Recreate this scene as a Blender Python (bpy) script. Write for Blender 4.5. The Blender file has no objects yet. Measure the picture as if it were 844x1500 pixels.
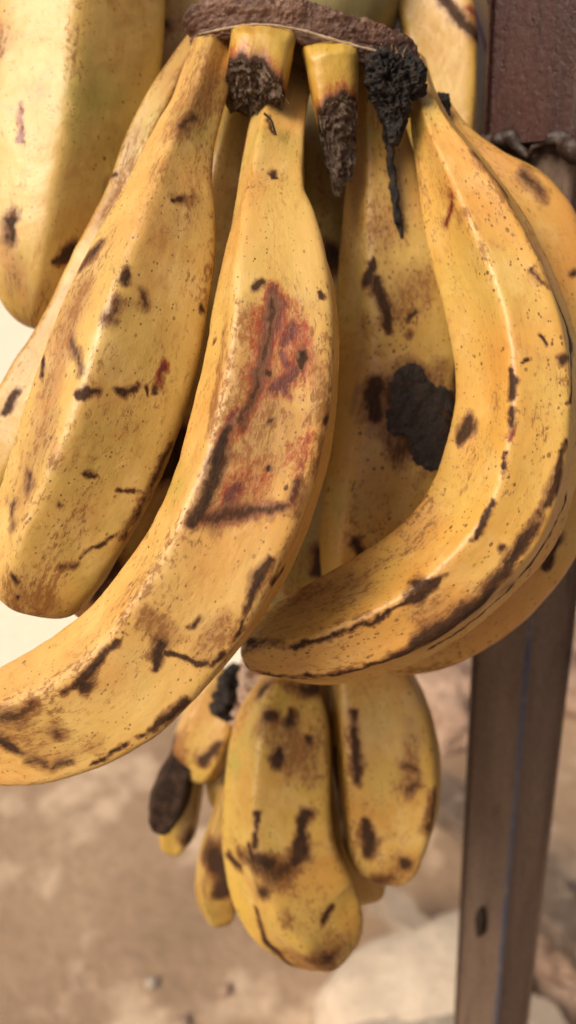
import bpy, math, random
import numpy as np
from mathutils import Vector, Matrix

sc = bpy.context.scene
# ------------------------------------------------------------------ camera
PITCH, ROLL, FPX = math.radians(24.8), math.radians(-4.05), 26 / 36 * 1500
CAM = np.array([0.0, 0.0, 1.25])
_F = np.array([0, math.cos(PITCH), -math.sin(PITCH)])
_u0 = np.array([0, math.sin(PITCH), math.cos(PITCH)]); _r0 = np.array([1.0, 0, 0])
_R = math.cos(ROLL) * _r0 + math.sin(ROLL) * _u0
_U = -math.sin(ROLL) * _r0 + math.cos(ROLL) * _u0
cd = bpy.data.cameras.new('camera'); cam = bpy.data.objects.new('camera', cd)
sc.collection.objects.link(cam); sc.camera = cam
cam.matrix_world = Matrix(((_R[0], _U[0], -_F[0], CAM[0]), (_R[1], _U[1], -_F[1], CAM[1]), (_R[2], _U[2], -_F[2], CAM[2]), (0, 0, 0, 1)))
cd.sensor_fit = 'VERTICAL'; cd.sensor_height = 36; cd.sensor_width = 36; cd.lens = 26
cd.clip_start = 0.02; cd.clip_end = 400
cd.dof.use_dof = True; cd.dof.focus_distance = 0.255; cd.dof.aperture_fstop = 6.5

# ------------------------------------------------------------------ light
SUN_EL, SUN_AZ = math.radians(47), math.radians(233)      # azimuth clockwise from +Y: over the camera's left shoulder
w = bpy.data.worlds.new('World'); sc.world = w; w.use_nodes = True
wn = w.node_tree; bg = wn.nodes['Background']
sky = wn.nodes.new('ShaderNodeTexSky'); sky.sky_type = 'NISHITA'; sky.sun_disc = False
sky.sun_elevation = SUN_EL; sky.sun_rotation = SUN_AZ
sky.air_density = 0.7; sky.dust_density = 8.0; sky.ozone_density = 0.3
wn.links.new(sky.outputs[0], bg.inputs[0]); bg.inputs[1].default_value = 0.05
sd = bpy.data.lights.new('sun', 'SUN'); sd.energy = 1.5; sd.angle = math.radians(34); sd.color = (1, 0.87, 0.68)
sun = bpy.data.objects.new('sun', sd); sc.collection.objects.link(sun)
sdir = Vector((math.sin(SUN_AZ) * math.cos(SUN_EL), math.cos(SUN_AZ) * math.cos(SUN_EL), math.sin(SUN_EL)))
sun.rotation_euler = sdir.to_track_quat('Z', 'Y').to_euler(); sun.location = (-1, -1, 3)
sc.view_settings.view_transform = 'Standard'; sc.view_settings.look = 'None'
sc.view_settings.exposure = 1.2; sc.view_settings.gamma = 1.0; sc.view_settings.use_curve_mapping = False

# ------------------------------------------------------------------ helpers
def P(x, y, d):
    """point in the place that stands d metres away, measured on the photograph (844 x 1500)"""
    x = np.asarray(x, float); y = np.asarray(y, float); d = np.asarray(d, float)
    return CAM + d[..., None] * (_F + ((x - 422) / FPX)[..., None] * _R - ((y - 750) / FPX)[..., None] * _U)

def proj(v):
    q = v - CAM; d = q @ _F
    return 422 + (q @ _R) / d * FPX, 750 - (q @ _U) / d * FPX, d

def ground_at(x, y, z=0.0):
    r = P(x, y, 1.0) - CAM
    return CAM + r * ((z - CAM[2]) / r[2])

def hash3(i, j, k, seed):
    h = (i * 374761393 + j * 668265263 + k * 2147483647 + seed * 1274126177) & 0xffffffff
    h = ((h ^ (h >> 13)) * 1274126177) & 0xffffffff
    return ((h ^ (h >> 16)) & 0xffff) / 65535.0

def vnoise(p, seed=0):
    f = np.floor(p); t = p - f; t = t * t * (3 - 2 * t); i = f.astype(np.int64)
    out = 0
    for a in (0, 1):
        for b in (0, 1):
            for c in (0, 1):
                wgt = (t[..., 0] if a else 1 - t[..., 0]) * (t[..., 1] if b else 1 - t[..., 1]) * (t[..., 2] if c else 1 - t[..., 2])
                out = out + wgt * hash3(i[..., 0] + a, i[..., 1] + b, i[..., 2] + c, seed)
    return out * 2 - 1

def fbm(p, oct=4, seed=0):
    s, a = 0, 1.0
    for o in range(oct):
        s = s + a * vnoise(p * 2 ** o, seed + o * 17); a *= 0.5
    return s

def link(o, parent=None):
    sc.collection.objects.link(o)
    if parent is not None: o.parent = parent
    return o

def empty(name, label, cat, loc, group=None):
    o = bpy.data.objects.new(name, None); o.location = loc; o.empty_display_size = 0.02
    o['label'] = label; o['category'] = cat
    if group: o['group'] = group
    sc.collection.objects.link(o); return o

def mesh_obj(name, verts, faces, mat, parent=None, smooth=True, attrs=None):
    verts = np.asarray(verts, float)
    if parent is not None: verts = verts - np.array(parent.matrix_world.translation if parent.parent else parent.location)
    me = bpy.data.meshes.new(name)
    if isinstance(faces, np.ndarray):
        n, k = faces.shape
        me.vertices.add(len(verts)); me.vertices.foreach_set('co', verts.ravel())
        me.loops.add(n * k); me.loops.foreach_set('vertex_index', faces.astype(np.int32).ravel())
        me.polygons.add(n); me.polygons.foreach_set('loop_start', np.arange(0, n * k, k, dtype=np.int32))
        me.update(calc_edges=True); me.validate()
    else:
        me.from_pydata([tuple(v) for v in verts], [], faces)
    if smooth: me.polygons.foreach_set('use_smooth', [True] * len(me.polygons))
    if attrs:
        for k, a in attrs.items():
            if a.ndim == 2:
                at = me.attributes.new(k, 'FLOAT_VECTOR', 'POINT'); at.data.foreach_set('vector', np.ascontiguousarray(a, dtype=np.float32).ravel())
            else:
                at = me.attributes.new(k, 'FLOAT', 'POINT'); at.data.foreach_set('value', np.ascontiguousarray(a, dtype=np.float32).ravel())
    me.materials.append(mat); me.update()
    return link(bpy.data.objects.new(name, me), parent)

def grid_faces(n, m):
    """n rings of m points, closed round"""
    i = np.arange(n - 1)[:, None] * m; j = np.arange(m)[None, :]; j2 = (j + 1) % m
    return np.stack([i + j, i + j2, i + m + j2, i + m + j], -1).reshape(-1, 4)

def catmull(c, n):
    c = np.asarray(c, float)
    k = np.r_[0, np.cumsum(np.maximum(np.linalg.norm(np.diff(c[:, :2], axis=0), axis=1), 1e-6) ** 0.5)]
    c = np.vstack([2 * c[0] - c[1], c, 2 * c[-1] - c[-2]]); k = np.r_[-k[1], k, 2 * k[-1] - k[-2]]
    # dense sampling by Barry-Goldman, then even spacing
    out = []
    for i in range(1, len(c) - 2):
        t = np.linspace(k[i], k[i + 1], 60, endpoint=(i == len(c) - 3))[:, None]
        t0, t1, t2, t3 = k[i - 1:i + 3]; p0, p1, p2, p3 = c[i - 1:i + 3]
        A1 = (t1 - t) / (t1 - t0) * p0 + (t - t0) / (t1 - t0) * p1; A2 = (t2 - t) / (t2 - t1) * p1 + (t - t1) / (t2 - t1) * p2
        A3 = (t3 - t) / (t3 - t2) * p2 + (t - t2) / (t3 - t2) * p3
        B1 = (t2 - t) / (t2 - t0) * A1 + (t - t0) / (t2 - t0) * A2; B2 = (t3 - t) / (t3 - t1) * A2 + (t - t1) / (t3 - t1) * A3
        out.append((t2 - t) / (t2 - t1) * B1 + (t - t1) / (t2 - t1) * B2)
    o = np.vstack(out); s = np.r_[0, np.cumsum(np.linalg.norm(np.diff(o[:, :2], axis=0), axis=1))]
    q = np.linspace(0, s[-1], n)
    return np.stack([np.interp(q, s, o[:, a]) for a in range(o.shape[1])], -1)

# ------------------------------------------------------------------ material helpers
class NT:
    def __init__(s, name):
        s.m = bpy.data.materials.new(name); s.m.use_nodes = True; s.t = s.m.node_tree
        s.b = s.t.nodes['Principled BSDF']
    def put(s, sock, v):
        if v is None: return
        if hasattr(v, 'is_linked') or isinstance(v, bpy.types.NodeSocket): s.t.links.new(v, sock)
        else:
            if hasattr(sock.default_value, '__len__') and len(sock.default_value) == 4 and len(v) == 3: v = (*v, 1)
            sock.default_value = v
    def node(s, typ, **kw):
        n = s.t.nodes.new(typ)
        for k, v in kw.items(): setattr(n, k, v)
        return n
    def attr(s, name, out='Fac'): return s.node('ShaderNodeAttribute', attribute_name=name).outputs[out]
    def vmul(s, v, k, add=(0, 0, 0)):
        n = s.node('ShaderNodeVectorMath', operation='MULTIPLY_ADD'); s.put(n.inputs[0], v); n.inputs[1].default_value = k if hasattr(k, '__len__') else (k, k, k); n.inputs[2].default_value = add
        return n.outputs[0]
    def noise(s, v, scale=1, detail=4, rough=0.55, dist=0):
        n = s.node('ShaderNodeTexNoise'); s.put(n.inputs['Vector'], v); n.inputs['Scale'].default_value = scale
        n.inputs['Detail'].default_value = detail; n.inputs['Roughness'].default_value = rough; n.inputs['Distortion'].default_value = dist
        return n.outputs['Fac']
    def vor(s, v, scale=1):
        n = s.node('ShaderNodeTexVoronoi'); s.put(n.inputs['Vector'], v); n.inputs['Scale'].default_value = scale
        return n.outputs['Distance'], n.outputs['Color']
    def m2(s, op, a, b, clamp=False):
        n = s.node('ShaderNodeMath', operation=op, use_clamp=clamp); s.put(n.inputs[0], a)
        if b is not None: s.put(n.inputs[1], b)
        return n.outputs[0]
    def ss(s, v, lo, hi, a=0.0, b=1.0):
        n = s.node('ShaderNodeMapRange', interpolation_type='SMOOTHSTEP'); s.put(n.inputs[0], v)
        for i, q in enumerate((lo, hi, a, b)): s.put(n.inputs[i + 1], q)
        return n.outputs[0]
    def mix(s, f, a, b, blend='MIX'):
        n = s.node('ShaderNodeMix', data_type='RGBA', blend_type=blend)
        s.put(n.inputs[0], f); s.put(n.inputs[6], a); s.put(n.inputs[7], b); return n.outputs[2]
    def bump(s, h, dist, strength=1.0, normal=None):
        n = s.node('ShaderNodeBump'); n.inputs['Distance'].default_value = dist; n.inputs['Strength'].default_value = strength
        s.put(n.inputs['Height'], h)
        if normal is not None: s.put(n.inputs['Normal'], normal)
        return n.outputs[0]
    def fin(s, col, rough=0.5, spec=0.5, normal=None, metal=0.0):
        s.put(s.b.inputs['Base Color'], col); s.put(s.b.inputs['Roughness'], rough); s.put(s.b.inputs['Specular IOR Level'], spec)
        s.put(s.b.inputs['Metallic'], metal)
        if normal is not None: s.put(s.b.inputs['Normal'], normal)
        return s.m
    def obj(s): return s.node('ShaderNodeTexCoord').outputs['Object']

def skin_mat(name, seed, ca=(0.62, 0.38, 0.09), cb=(0.66, 0.33, 0.08), green=(0.42, 0.36, 0.07), bruise=0.0, speck=1.0, ridge=0.35, ripe=1.0):
    t = NT(name); off = (seed * 1.37, seed * 0.71, seed * 2.13)
    S = t.vmul(t.attr('skin', 'Vector'), 1.0, off)
    low = t.noise(S, 22, 3); mid = t.noise(S, 70, 4)
    col = t.mix(t.ss(low, 0.35, 0.65), ca, cb)
    col = t.mix(t.m2('MULTIPLY', t.attr('green'), t.ss(mid, 0.2, 0.75), True), col, green)
    col = t.mix(t.ss(t.noise(S, 15, 2), 0.42, 0.66, 0, 0.55 * ripe), col, (0.62, 0.46, 0.125))
    # pale rubbed places and fine lengthwise fibres
    col = t.mix(t.ss(t.noise(S, 45, 5, 0.6), 0.48, 0.75, 0, 0.60 * ripe), col, (0.78, 0.56, 0.22))
    fib = t.noise(t.vmul(S, (900, 900, 55)), 1, 2)
    col = t.mix(t.ss(fib, 0.3, 0.75, 0.12, 0.0), col, (0.45, 0.24, 0.05))
    col = t.mix(t.ss(t.noise(S, 33, 4, 0.6), 0.5, 0.78, 0, 0.28 * ripe), col, (0.48, 0.25, 0.06))
    # brown scuffing: fine ragged flecks gathered in patches and along the ridges
    flk = t.noise(t.vmul(S, (560, 560, 300)), 1, 6, 0.72, 0.4)
    pat = t.noise(t.vmul(S, (48, 48, 20)), 1, 5, 0.65)
    brn = t.attr('brown'); rdg = t.attr('ridge')
    g = t.m2('ADD', t.m2('MULTIPLY', brn, 0.17), t.m2('ADD', t.m2('MULTIPLY', t.m2('SUBTRACT', pat, 0.5), 0.75), bruise))
    g = t.m2('ADD', g, t.m2('MULTIPLY', rdg, t.m2('MULTIPLY', ridge, t.m2('SUBTRACT', pat, 0.36))))
    sc1 = t.ss(t.m2('ADD', flk, g), 0.62, 0.80)
    col = t.mix(t.m2('MULTIPLY', sc1, 0.82), col, t.mix(mid, (0.13, 0.045, 0.013), (0.36, 0.15, 0.035)))
    soft = t.ss(t.m2('ADD', t.m2('MULTIPLY', brn, 0.55), t.m2('MULTIPLY', pat, 0.9)), 0.50, 1.12, 0, 0.62 * ripe)
    col = t.mix(soft, col, (0.26, 0.105, 0.026))
    mot = t.noise(t.vmul(S, (95, 95, 60)), 1, 8, 0.74, 0.8)
    col = t.mix(t.m2('MULTIPLY', t.ss(mot, 0.50, 0.68), t.ss(low, 0.30, 0.62, 0.12, 0.70 * ripe)), col, (0.50, 0.235, 0.060))
    hair = t.m2('ABSOLUTE', t.m2('SUBTRACT', t.noise(t.vmul(S, (130, 130, 75)), 1, 3, 0.6, 1.5), 0.5), None)
    hair = t.m2('MULTIPLY', t.ss(hair, 0.004, 0.012, 1, 0), t.ss(t.noise(S, 60, 3), 0.54, 0.66, 0, 0.6))
    col = t.mix(hair, col, (0.20, 0.085, 0.025))
    # freckles of two sizes
    for scl, keep, rad, k in ((330, 0.50, 0.22, 0.85), (640, 0.45, 0.27, 0.8), (150, 0.82, 0.14, 0.9)):
        d, c = t.vor(t.vmul(S, (1, 1, 0.8)), scl)
        sep = t.node('ShaderNodeSeparateColor'); t.put(sep.inputs[0], c)
        rr = t.ss(sep.outputs[0], keep, 1.0, 0.0, rad * speck)
        wob = t.m2('MULTIPLY', t.m2('SUBTRACT', t.noise(S, scl * 2.2, 2), 0.5), 0.10)
        dd = t.m2('SUBTRACT', t.m2('ADD', d, wob), rr)
        f = t.m2('MULTIPLY', t.ss(dd, -0.06, 0.03, 1, 0), t.m2('MULTIPLY', t.ss(sep.outputs[0], keep, keep + 0.05), k))
        f = t.m2('MULTIPLY', f, t.ss(t.noise(S, 48, 3, 0.6), 0.33, 0.56, 0.22, 1.0))
        col = t.mix(f, col, t.mix(sep.outputs[1], (0.06, 0.026, 0.010), (0.26, 0.11, 0.03)))
    # red-brown stain: stippled, denser toward its core
    n1 = t.noise(t.vmul(S, (520, 520, 300)), 1, 9, 0.80, 0.6); n1b = t.noise(t.vmul(S, (90, 90, 50)), 1, 5, 0.6)
    ra = t.attr('red')
    rm = t.ss(t.m2('ADD', t.m2('MULTIPLY', ra, 0.9), t.m2('ADD', t.m2('MULTIPLY', t.m2('SUBTRACT', n1, 0.5), 3.4), t.m2('MULTIPLY', t.m2('SUBTRACT', n1b, 0.5), 1.3))), -0.30, 0.55)
    col = t.mix(t.m2('MULTIPLY', rm, 0.93), col, t.mix(t.ss(t.m2('ADD', ra, t.m2('MULTIPLY', n1, 1.0)), 0.55, 1.30), (0.36, 0.052, 0.010), (0.105, 0.011, 0.008)))
    # black bruises: ragged along the fibres, brown where thin
    n2 = t.noise(t.vmul(S, (620, 620, 230)), 1, 9, 0.80, 0.6); n2b = t.noise(t.vmul(S, (110, 110, 60)), 1, 5, 0.6)
    kf = t.m2('ADD', t.m2('MULTIPLY', t.attr('black'), 1.15), t.m2('ADD', t.m2('MULTIPLY', t.m2('SUBTRACT', n2, 0.5), 2.5), t.m2('MULTIPLY', t.m2('SUBTRACT', n2b, 0.5), 1.2)))
    halo = t.ss(kf, -1.0, 0.15, 0, 0.75)
    col = t.mix(halo, col, (0.19, 0.075, 0.022))
    km = t.ss(kf, -0.22, 0.62)
    col = t.mix(t.m2('MULTIPLY', km, 0.96), col, t.mix(t.ss(n2, 0.38, 0.68), (0.022, 0.013, 0.010), (0.090, 0.042, 0.020)))
    rough = t.m2('ADD', t.ss(t.m2('ADD', sc1, km), 0, 1, 0.41, 0.62), t.m2('MULTIPLY', t.m2('SUBTRACT', mid, 0.5), 0.16))
    h = t.m2('ADD', t.m2('MULTIPLY', t.noise(S, 260, 4, 0.6), 0.9), t.m2('MULTIPLY', fib, 0.18))
    h = t.m2('ADD', h, t.m2('MULTIPLY', t.m2('ADD', km, sc1), -0.28))
    h = t.m2('ADD', h, t.m2('MULTIPLY', t.noise(S, 1500, 2), 0.10))
    nrm = t.bump(h, 0.0009, 0.30)
    t.b.inputs['Subsurface Weight'].default_value = 0.0; t.b.inputs['Subsurface Radius'].default_value = (1.0, 0.45, 0.12); t.b.inputs['Subsurface Scale'].default_value = 0.003
    col = t.mix(1.0, col, (0.765, 0.75, 0.72), 'MULTIPLY')
    return t.fin(col, rough, t.ss(t.m2('ADD', km, t.m2('MULTIPLY', sc1, 0.5)), 0, 1, 0.5, 0.12), nrm)

def rough_mat(name, ca, cb, scale, seed=0, rough=0.8, bump=0.001, stretch=(1, 1, 1), spec=0.3, lo=0.35, hi=0.65, cc=None):
    t = NT(name); S = t.vmul(t.obj(), tuple(scale * k for k in stretch), (seed * 3.1, seed * 1.7, seed))
    n = t.noise(S, 1, 7, 0.65); n2 = t.noise(S, 4.3, 5, 0.6)
    col = t.mix(t.ss(n, lo, hi), ca, cb)
    if cc: col = t.mix(t.ss(n2, 0.5, 0.72, 0, 0.8), col, cc)
    col = t.mix(t.ss(n2, 0.3, 0.7, 0.25, 0), col, tuple(k * 0.4 for k in ca))
    return t.fin(col, rough, spec, t.bump(t.m2('ADD', n, t.m2('MULTIPLY', n2, 0.5)), bump, 0.8))

# ------------------------------------------------------------------ ground, yard, post, stones (setting)
t = NT('dirt'); S = t.obj()
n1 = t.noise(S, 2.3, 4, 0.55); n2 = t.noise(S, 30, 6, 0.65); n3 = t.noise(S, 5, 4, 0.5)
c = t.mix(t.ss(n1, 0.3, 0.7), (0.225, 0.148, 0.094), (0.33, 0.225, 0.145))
c = t.mix(t.ss(n3, 0.50, 0.62, 0, 0.75), c, (0.54, 0.40, 0.28))  # pale patches: dapples of sunlight painted into the dirt colour
c = t.mix(t.ss(n2, 0.3, 0.6, 0.25, 0), c, (0.13, 0.08, 0.05))
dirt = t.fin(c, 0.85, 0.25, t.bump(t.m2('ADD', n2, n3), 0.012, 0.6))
t = NT('sunlit_yard_paint'); S = t.obj(); n1 = t.noise(S, 2.1, 6, 0.6); n2 = t.noise(S, 30, 5)
pale = t.fin(t.mix(t.ss(n2, 0.3, 0.7, 0.12, 0), t.mix(n1, (0.74, 0.68, 0.55), (0.68, 0.60, 0.46)), (0.45, 0.36, 0.24)), 0.9, 0.2, t.bump(n2, 0.01, 0.5))  # cream tone carries the strong sun on the far ground

def sheet(name, pts, z, mat, kind='structure'):
    o = mesh_obj(name, [(x, y, z) for x, y in pts], [tuple(range(len(pts)))], mat, smooth=False); o['kind'] = kind; return o
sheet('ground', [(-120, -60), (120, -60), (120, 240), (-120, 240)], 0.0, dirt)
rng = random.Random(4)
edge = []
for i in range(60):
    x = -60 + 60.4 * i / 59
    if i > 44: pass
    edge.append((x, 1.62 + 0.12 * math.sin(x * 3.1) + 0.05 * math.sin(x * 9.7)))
sheet('sunlit_yard', edge + [(0.9, 2.9), (40, 30), (40, 220), (-60, 220)], 0.004, pale)  # sheet that paints the sunlit far ground as a paler colour

# ---- metal post
def rustmat(name, ca, cb, cc, rough, seed, blue=0.0):
    t = NT(name); S = t.vmul(t.obj(), (1, 1, 0.14), (seed, 0, 0)); S2 = t.obj()
    n = t.noise(S, 60, 6, 0.65); n2 = t.noise(S2, 330, 6, 0.7); n3 = t.noise(S, 160, 4)
    c = t.mix(t.ss(n, 0.35, 0.65), ca, cb); c = t.mix(t.ss(n2, 0.52, 0.7, 0, 0.7), c, cc); c = t.mix(t.ss(n3, 0.6, 0.7, 0, 0.6), c, (0.03, 0.02, 0.018))
    d, col = t.vor(S2, 160); dots = t.ss(d, 0.10, 0.16, 1, 0)
    c = t.mix(t.m2('MULTIPLY', dots, 0.6), c, (0.02, 0.014, 0.012))
    h = t.m2('ADD', n2, t.m2('MULTIPLY', dots, -0.6))
    return t.fin(c, t.ss(n2, 0.3, 0.7, rough - 0.14, rough + 0.15), 0.5, t.bump(h, 0.0012, 0.7), 0.0)
m_sleeve = rustmat('sleeve_paint', (0.030, 0.012, 0.010), (0.058, 0.020, 0.016), (0.070, 0.038, 0.028), 0.30, 2)
m_tube = rustmat('tube_steel', (0.105, 0.067, 0.046), (0.14, 0.092, 0.064), (0.075, 0.045, 0.030), 0.62, 5)
m_blue = rough_mat('blue_edge', (0.045, 0.058, 0.105), (0.09, 0.08, 0.085), 30, 1, 0.4, 0.0004, cc=(0.15, 0.11, 0.085))
m_bead = rough_mat('weld_bead', (0.022, 0.013, 0.010), (0.055, 0.030, 0.023), 220, 3, 0.3, 0.0012, spec=0.45)

K = P(776, 930, 0.44); kx, ky = K[0], K[1]; ANG = math.radians(58); SIDE = 0.046
PD = np.array([math.cos(ANG + math.radians(90)), math.sin(ANG + math.radians(90))])   # into the depth
ea = np.array([-math.cos(ANG), math.sin(ANG)]); eb = np.array([math.sin(ANG), math.cos(ANG)])
post = empty('metal_post', 'rusty brown square steel post with a welded sleeve beside the plantains', 'post', (kx, ky, 0))
def tube_prism(name, side, grow, z0, z1, mat, parent, bevel=0.003, nz=2):
    c0 = K[:2] - (ea + eb) * grow; s = side + 2 * grow
    ring = []
    for (cx, a0) in ((c0, 0), (c0 + eb * s, 1), (c0 + (ea + eb) * s, 2), (c0 + ea * s, 3)):
        d = [(ea, eb), (-eb, ea), (-ea, -eb), (eb, -ea)][a0]
        cc = cx + (d[0] + d[1]) * bevel
        for q in range(5):
            an = q / 4 * math.pi / 2
            ring.append(cc - d[0] * bevel * math.cos(an) - d[1] * bevel * math.sin(an))
    ring = np.array(ring); n = len(ring); zs = np.linspace(z0, z1, nz)
    v = np.concatenate([np.c_[ring, np.full(n, z)] for z in zs])
    f = grid_faces(nz, n).tolist() + [list(range(n))[::-1], list(range((nz - 1) * n, nz * n))]
    return mesh_obj(name, v, f, mat, parent, smooth=False), ring
# height of the sleeve's lower rim
r = P(780, 207, 1.0) - CAM; ZS = CAM[2] + r[2] * (K[1] / r[1])
o, ring_t = tube_prism('tube', SIDE, 0.0, -0.02, ZS + 0.05, m_tube, post)
o, ring_s = tube_prism('sleeve', SIDE, 0.0045, ZS, ZS + 0.45, m_sleeve, post)
# weld bead round the rim of the sleeve: an uneven lumpy rope
def rope(name, path, rad, mat, parent, nr=14, seed=0, lump=0.5, freq=160):
    path = np.asarray(path, float); n = len(path)
    T = np.gradient(path, axis=0); T /= np.linalg.norm(T, axis=1)[:, None] + 1e-12
    up = np.tile(np.array([0.21, 0.33, 0.92]), (n, 1)); N = np.cross(T, up); N /= np.linalg.norm(N, axis=1)[:, None] + 1e-9; B = np.cross(T, N)
    th = np.linspace(0, 2 * np.pi, nr, endpoint=False); rad = np.broadcast_to(np.asarray(rad, float), (n,))
    dirs = N[:, None] * np.cos(th)[None, :, None] + B[:, None] * np.sin(th)[None, :, None]
    v = path[:, None] + dirs * rad[:, None, None]
    k = 1 + lump * fbm(v * freq, 3, seed)
    v = path[:, None] + dirs * (rad[:, None] * k)[..., None]
    f = grid_faces(n, nr).tolist() + [list(range(nr))[::-1], list(range((n - 1) * nr, n * nr))]
    return mesh_obj(name, v.reshape(-1, 3), f, mat, parent)
rp = np.vstack([ring_s, ring_s[:1]]); s = np.r_[0, np.cumsum(np.linalg.norm(np.diff(rp, axis=0), axis=1))]
q = np.linspace(0, s[-1], 260); bx, by = np.interp(q, s, rp[:, 0]), np.interp(q, s, rp[:, 1])
bz = ZS - 0.001 + 0.0034 * fbm(np.c_[q * 90, q * 0, q * 0], 3, 5)
rope('weld_bead', np.c_[bx, by, bz], 0.0038 + 0.0024 * fbm(np.c_[q * 140, q * 0 + 3, q * 0], 2, 8), m_bead, post, nr=24, seed=3, lump=0.42)
lc = P(826, 206, 0.372); an = np.linspace(0, 2 * np.pi, 30)
rope('weld_curl', lc + np.outer(np.cos(an), _R) * 0.0036 + np.outer(np.sin(an), _U) * 0.0040, 0.0016, m_bead, post, seed=9, lump=0.3)
# bluish strip along the leading edge, and a slot in the face
m_slot = rough_mat('dark_lug', (0.02, 0.014, 0.011), (0.045, 0.03, 0.024), 80, 2, 0.7, 0.0005, spec=0.1)
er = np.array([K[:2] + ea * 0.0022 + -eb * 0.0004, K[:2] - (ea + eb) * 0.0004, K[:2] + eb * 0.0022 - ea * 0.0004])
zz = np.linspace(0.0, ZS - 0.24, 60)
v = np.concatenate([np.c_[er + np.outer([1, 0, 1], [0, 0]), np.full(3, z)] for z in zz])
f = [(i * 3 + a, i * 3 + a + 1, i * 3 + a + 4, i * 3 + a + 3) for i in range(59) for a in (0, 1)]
mesh_obj('edge_strip', v, f, m_blue, post)
rr = P(705, 1350, 1.0) - CAM
tt = ((K[:2] - CAM[:2]) @ eb) / (rr[:2] @ eb); hb = CAM + rr * tt     # where that sight line meets the left face
an = np.linspace(0, 2 * np.pi, 20, endpoint=False)
sl = [np.r_[hb[:2] + ea * 0.0036 * math.cos(a) - eb * dd, hb[2] + 0.016 * math.sin(a)] for dd in (-0.002, 0.003) for a in an]
mesh_obj('lug', sl, grid_faces(2, 20).tolist() + [list(range(20, 40))], m_slot, post, smooth=False)

# ---- stones, boards, lumps on the ground
m_stone = rough_mat('pale_stone', (0.48, 0.385, 0.29), (0.56, 0.46, 0.35), 9, 1, 0.85, 0.006, cc=(0.34, 0.265, 0.19))
m_grey = rough_mat('grey_stone', (0.30, 0.245, 0.19), (0.38, 0.315, 0.25), 12, 4, 0.85, 0.01, cc=(0.44, 0.36, 0.28))
m_board = rough_mat('grey_board', (0.27, 0.21, 0.155), (0.36, 0.285, 0.215), 10, 2, 0.8, 0.004, (1, 1, 1), cc=(0.26, 0.19, 0.14))
m_clay = rough_mat('red_clay', (0.28, 0.18, 0.125), (0.40, 0.275, 0.20), 16, 7, 0.85, 0.01, cc=(0.15, 0.088, 0.06))
m_shade_board = rough_mat('shade_board', (0.085, 0.058, 0.040), (0.14, 0.10, 0.072), 10, 9, 0.8, 0.004, cc=(0.22, 0.165, 0.12))  # dark tone stands in for the shadow between the boards
def rock(name, label, cat, ctr, size, rz, mat, seed, power=3.0, rough=0.12, group=None):
    n, m = 40, 64
    ph = np.linspace(-np.pi / 2, np.pi / 2, n)[:, None]; th = np.linspace(0, 2 * np.pi, m, endpoint=False)[None, :]
    d = np.stack([np.cos(ph) * np.cos(th), np.cos(ph) * np.sin(th), np.sin(ph) * np.ones_like(th)], -1)
    k = (np.abs(d) ** power).sum(-1) ** (-1 / power)
    v = d * k[..., None] * (1 + rough * fbm(d * 1.7 + seed, 5, seed))[..., None] * np.array(size) / 2
    cz, sz = math.cos(rz), math.sin(rz)
    v = v @ np.array([[cz, sz, 0], [-sz, cz, 0], [0, 0, 1]]) + np.array(ctr)
    o = mesh_obj(name, v.reshape(-1, 3), grid_faces(n, m), mat); o['label'] = label; o['category'] = cat
    if group: o['group'] = group
    return o
def gp(x, y, z=0.0):
    p = ground_at(x, y, z); return np.array([p[0], p[1], p[2]])
p = gp(600, 1440, 0.10); rock('stone_block', 'large pale cream stone at the foot of the post', 'stone', (p[0] + 0.02, p[1], 0.055), (0.34, 0.20, 0.17), 0.35, m_stone, 3, 3.0, 0.07)
p = gp(590, 1510, 0.13); rock('stone', 'greyer low stone lying against the front of the cream stone', 'stone', (p[0], p[1] - 0.01, 0.06), (0.26, 0.14, 0.15), 0.2, m_grey, 8, 2.6, 0.07)
def board(name, label, a, b, wd, hh, z, mat, seed):
    a, b = np.array(a), np.array(b); d = b - a; L = np.linalg.norm(d); d /= L; nrm = np.array([-d[1], d[0]])
    n = 40; v = []
    for i in range(n):
        c = a + d * L * i / (n - 1)
        for (u, h) in ((-1, 0), (-1, .92), (-.94, 1), (.94, 1), (1, .92), (1, 0)):
            q = c + nrm * u * wd / 2
            wv = 0.003 * math.sin(i * 0.9 + seed + u * 2) + 0.004 * math.sin(i * 0.23 + seed)
            v.append((q[0] + wv, q[1] + wv, z + h * hh + wv * 0.4))
    f = grid_faces(n, 6).tolist() + [list(range(6)), list(range((n - 1) * 6, n * 6))[::-1]]
    o = mesh_obj(name, v, f, mat, smooth=False); o['label'] = label; o['category'] = 'board'; return o
g1, g2 = gp(548, 1285, 0.16)[:2], gp(700, 1400, 0.16)[:2]; e = g2 - g1
board('wooden_board', 'weathered grey board slanting behind the post above the cream stone', g1, g2 + e * 0.8, 0.045, 0.04, 0.09, m_board, 1)
g1, g2 = gp(600, 1110, 0.16)[:2], gp(700, 1205, 0.16)[:2]; e = g2 - g1
board('wooden_board', 'farther board with painted-in shade lying parallel beyond the slanting grey one', g1 - e * 0.1, g2 + e * 2.2, 0.075, 0.045, 0.115, m_shade_board, 5)
k = 0
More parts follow.
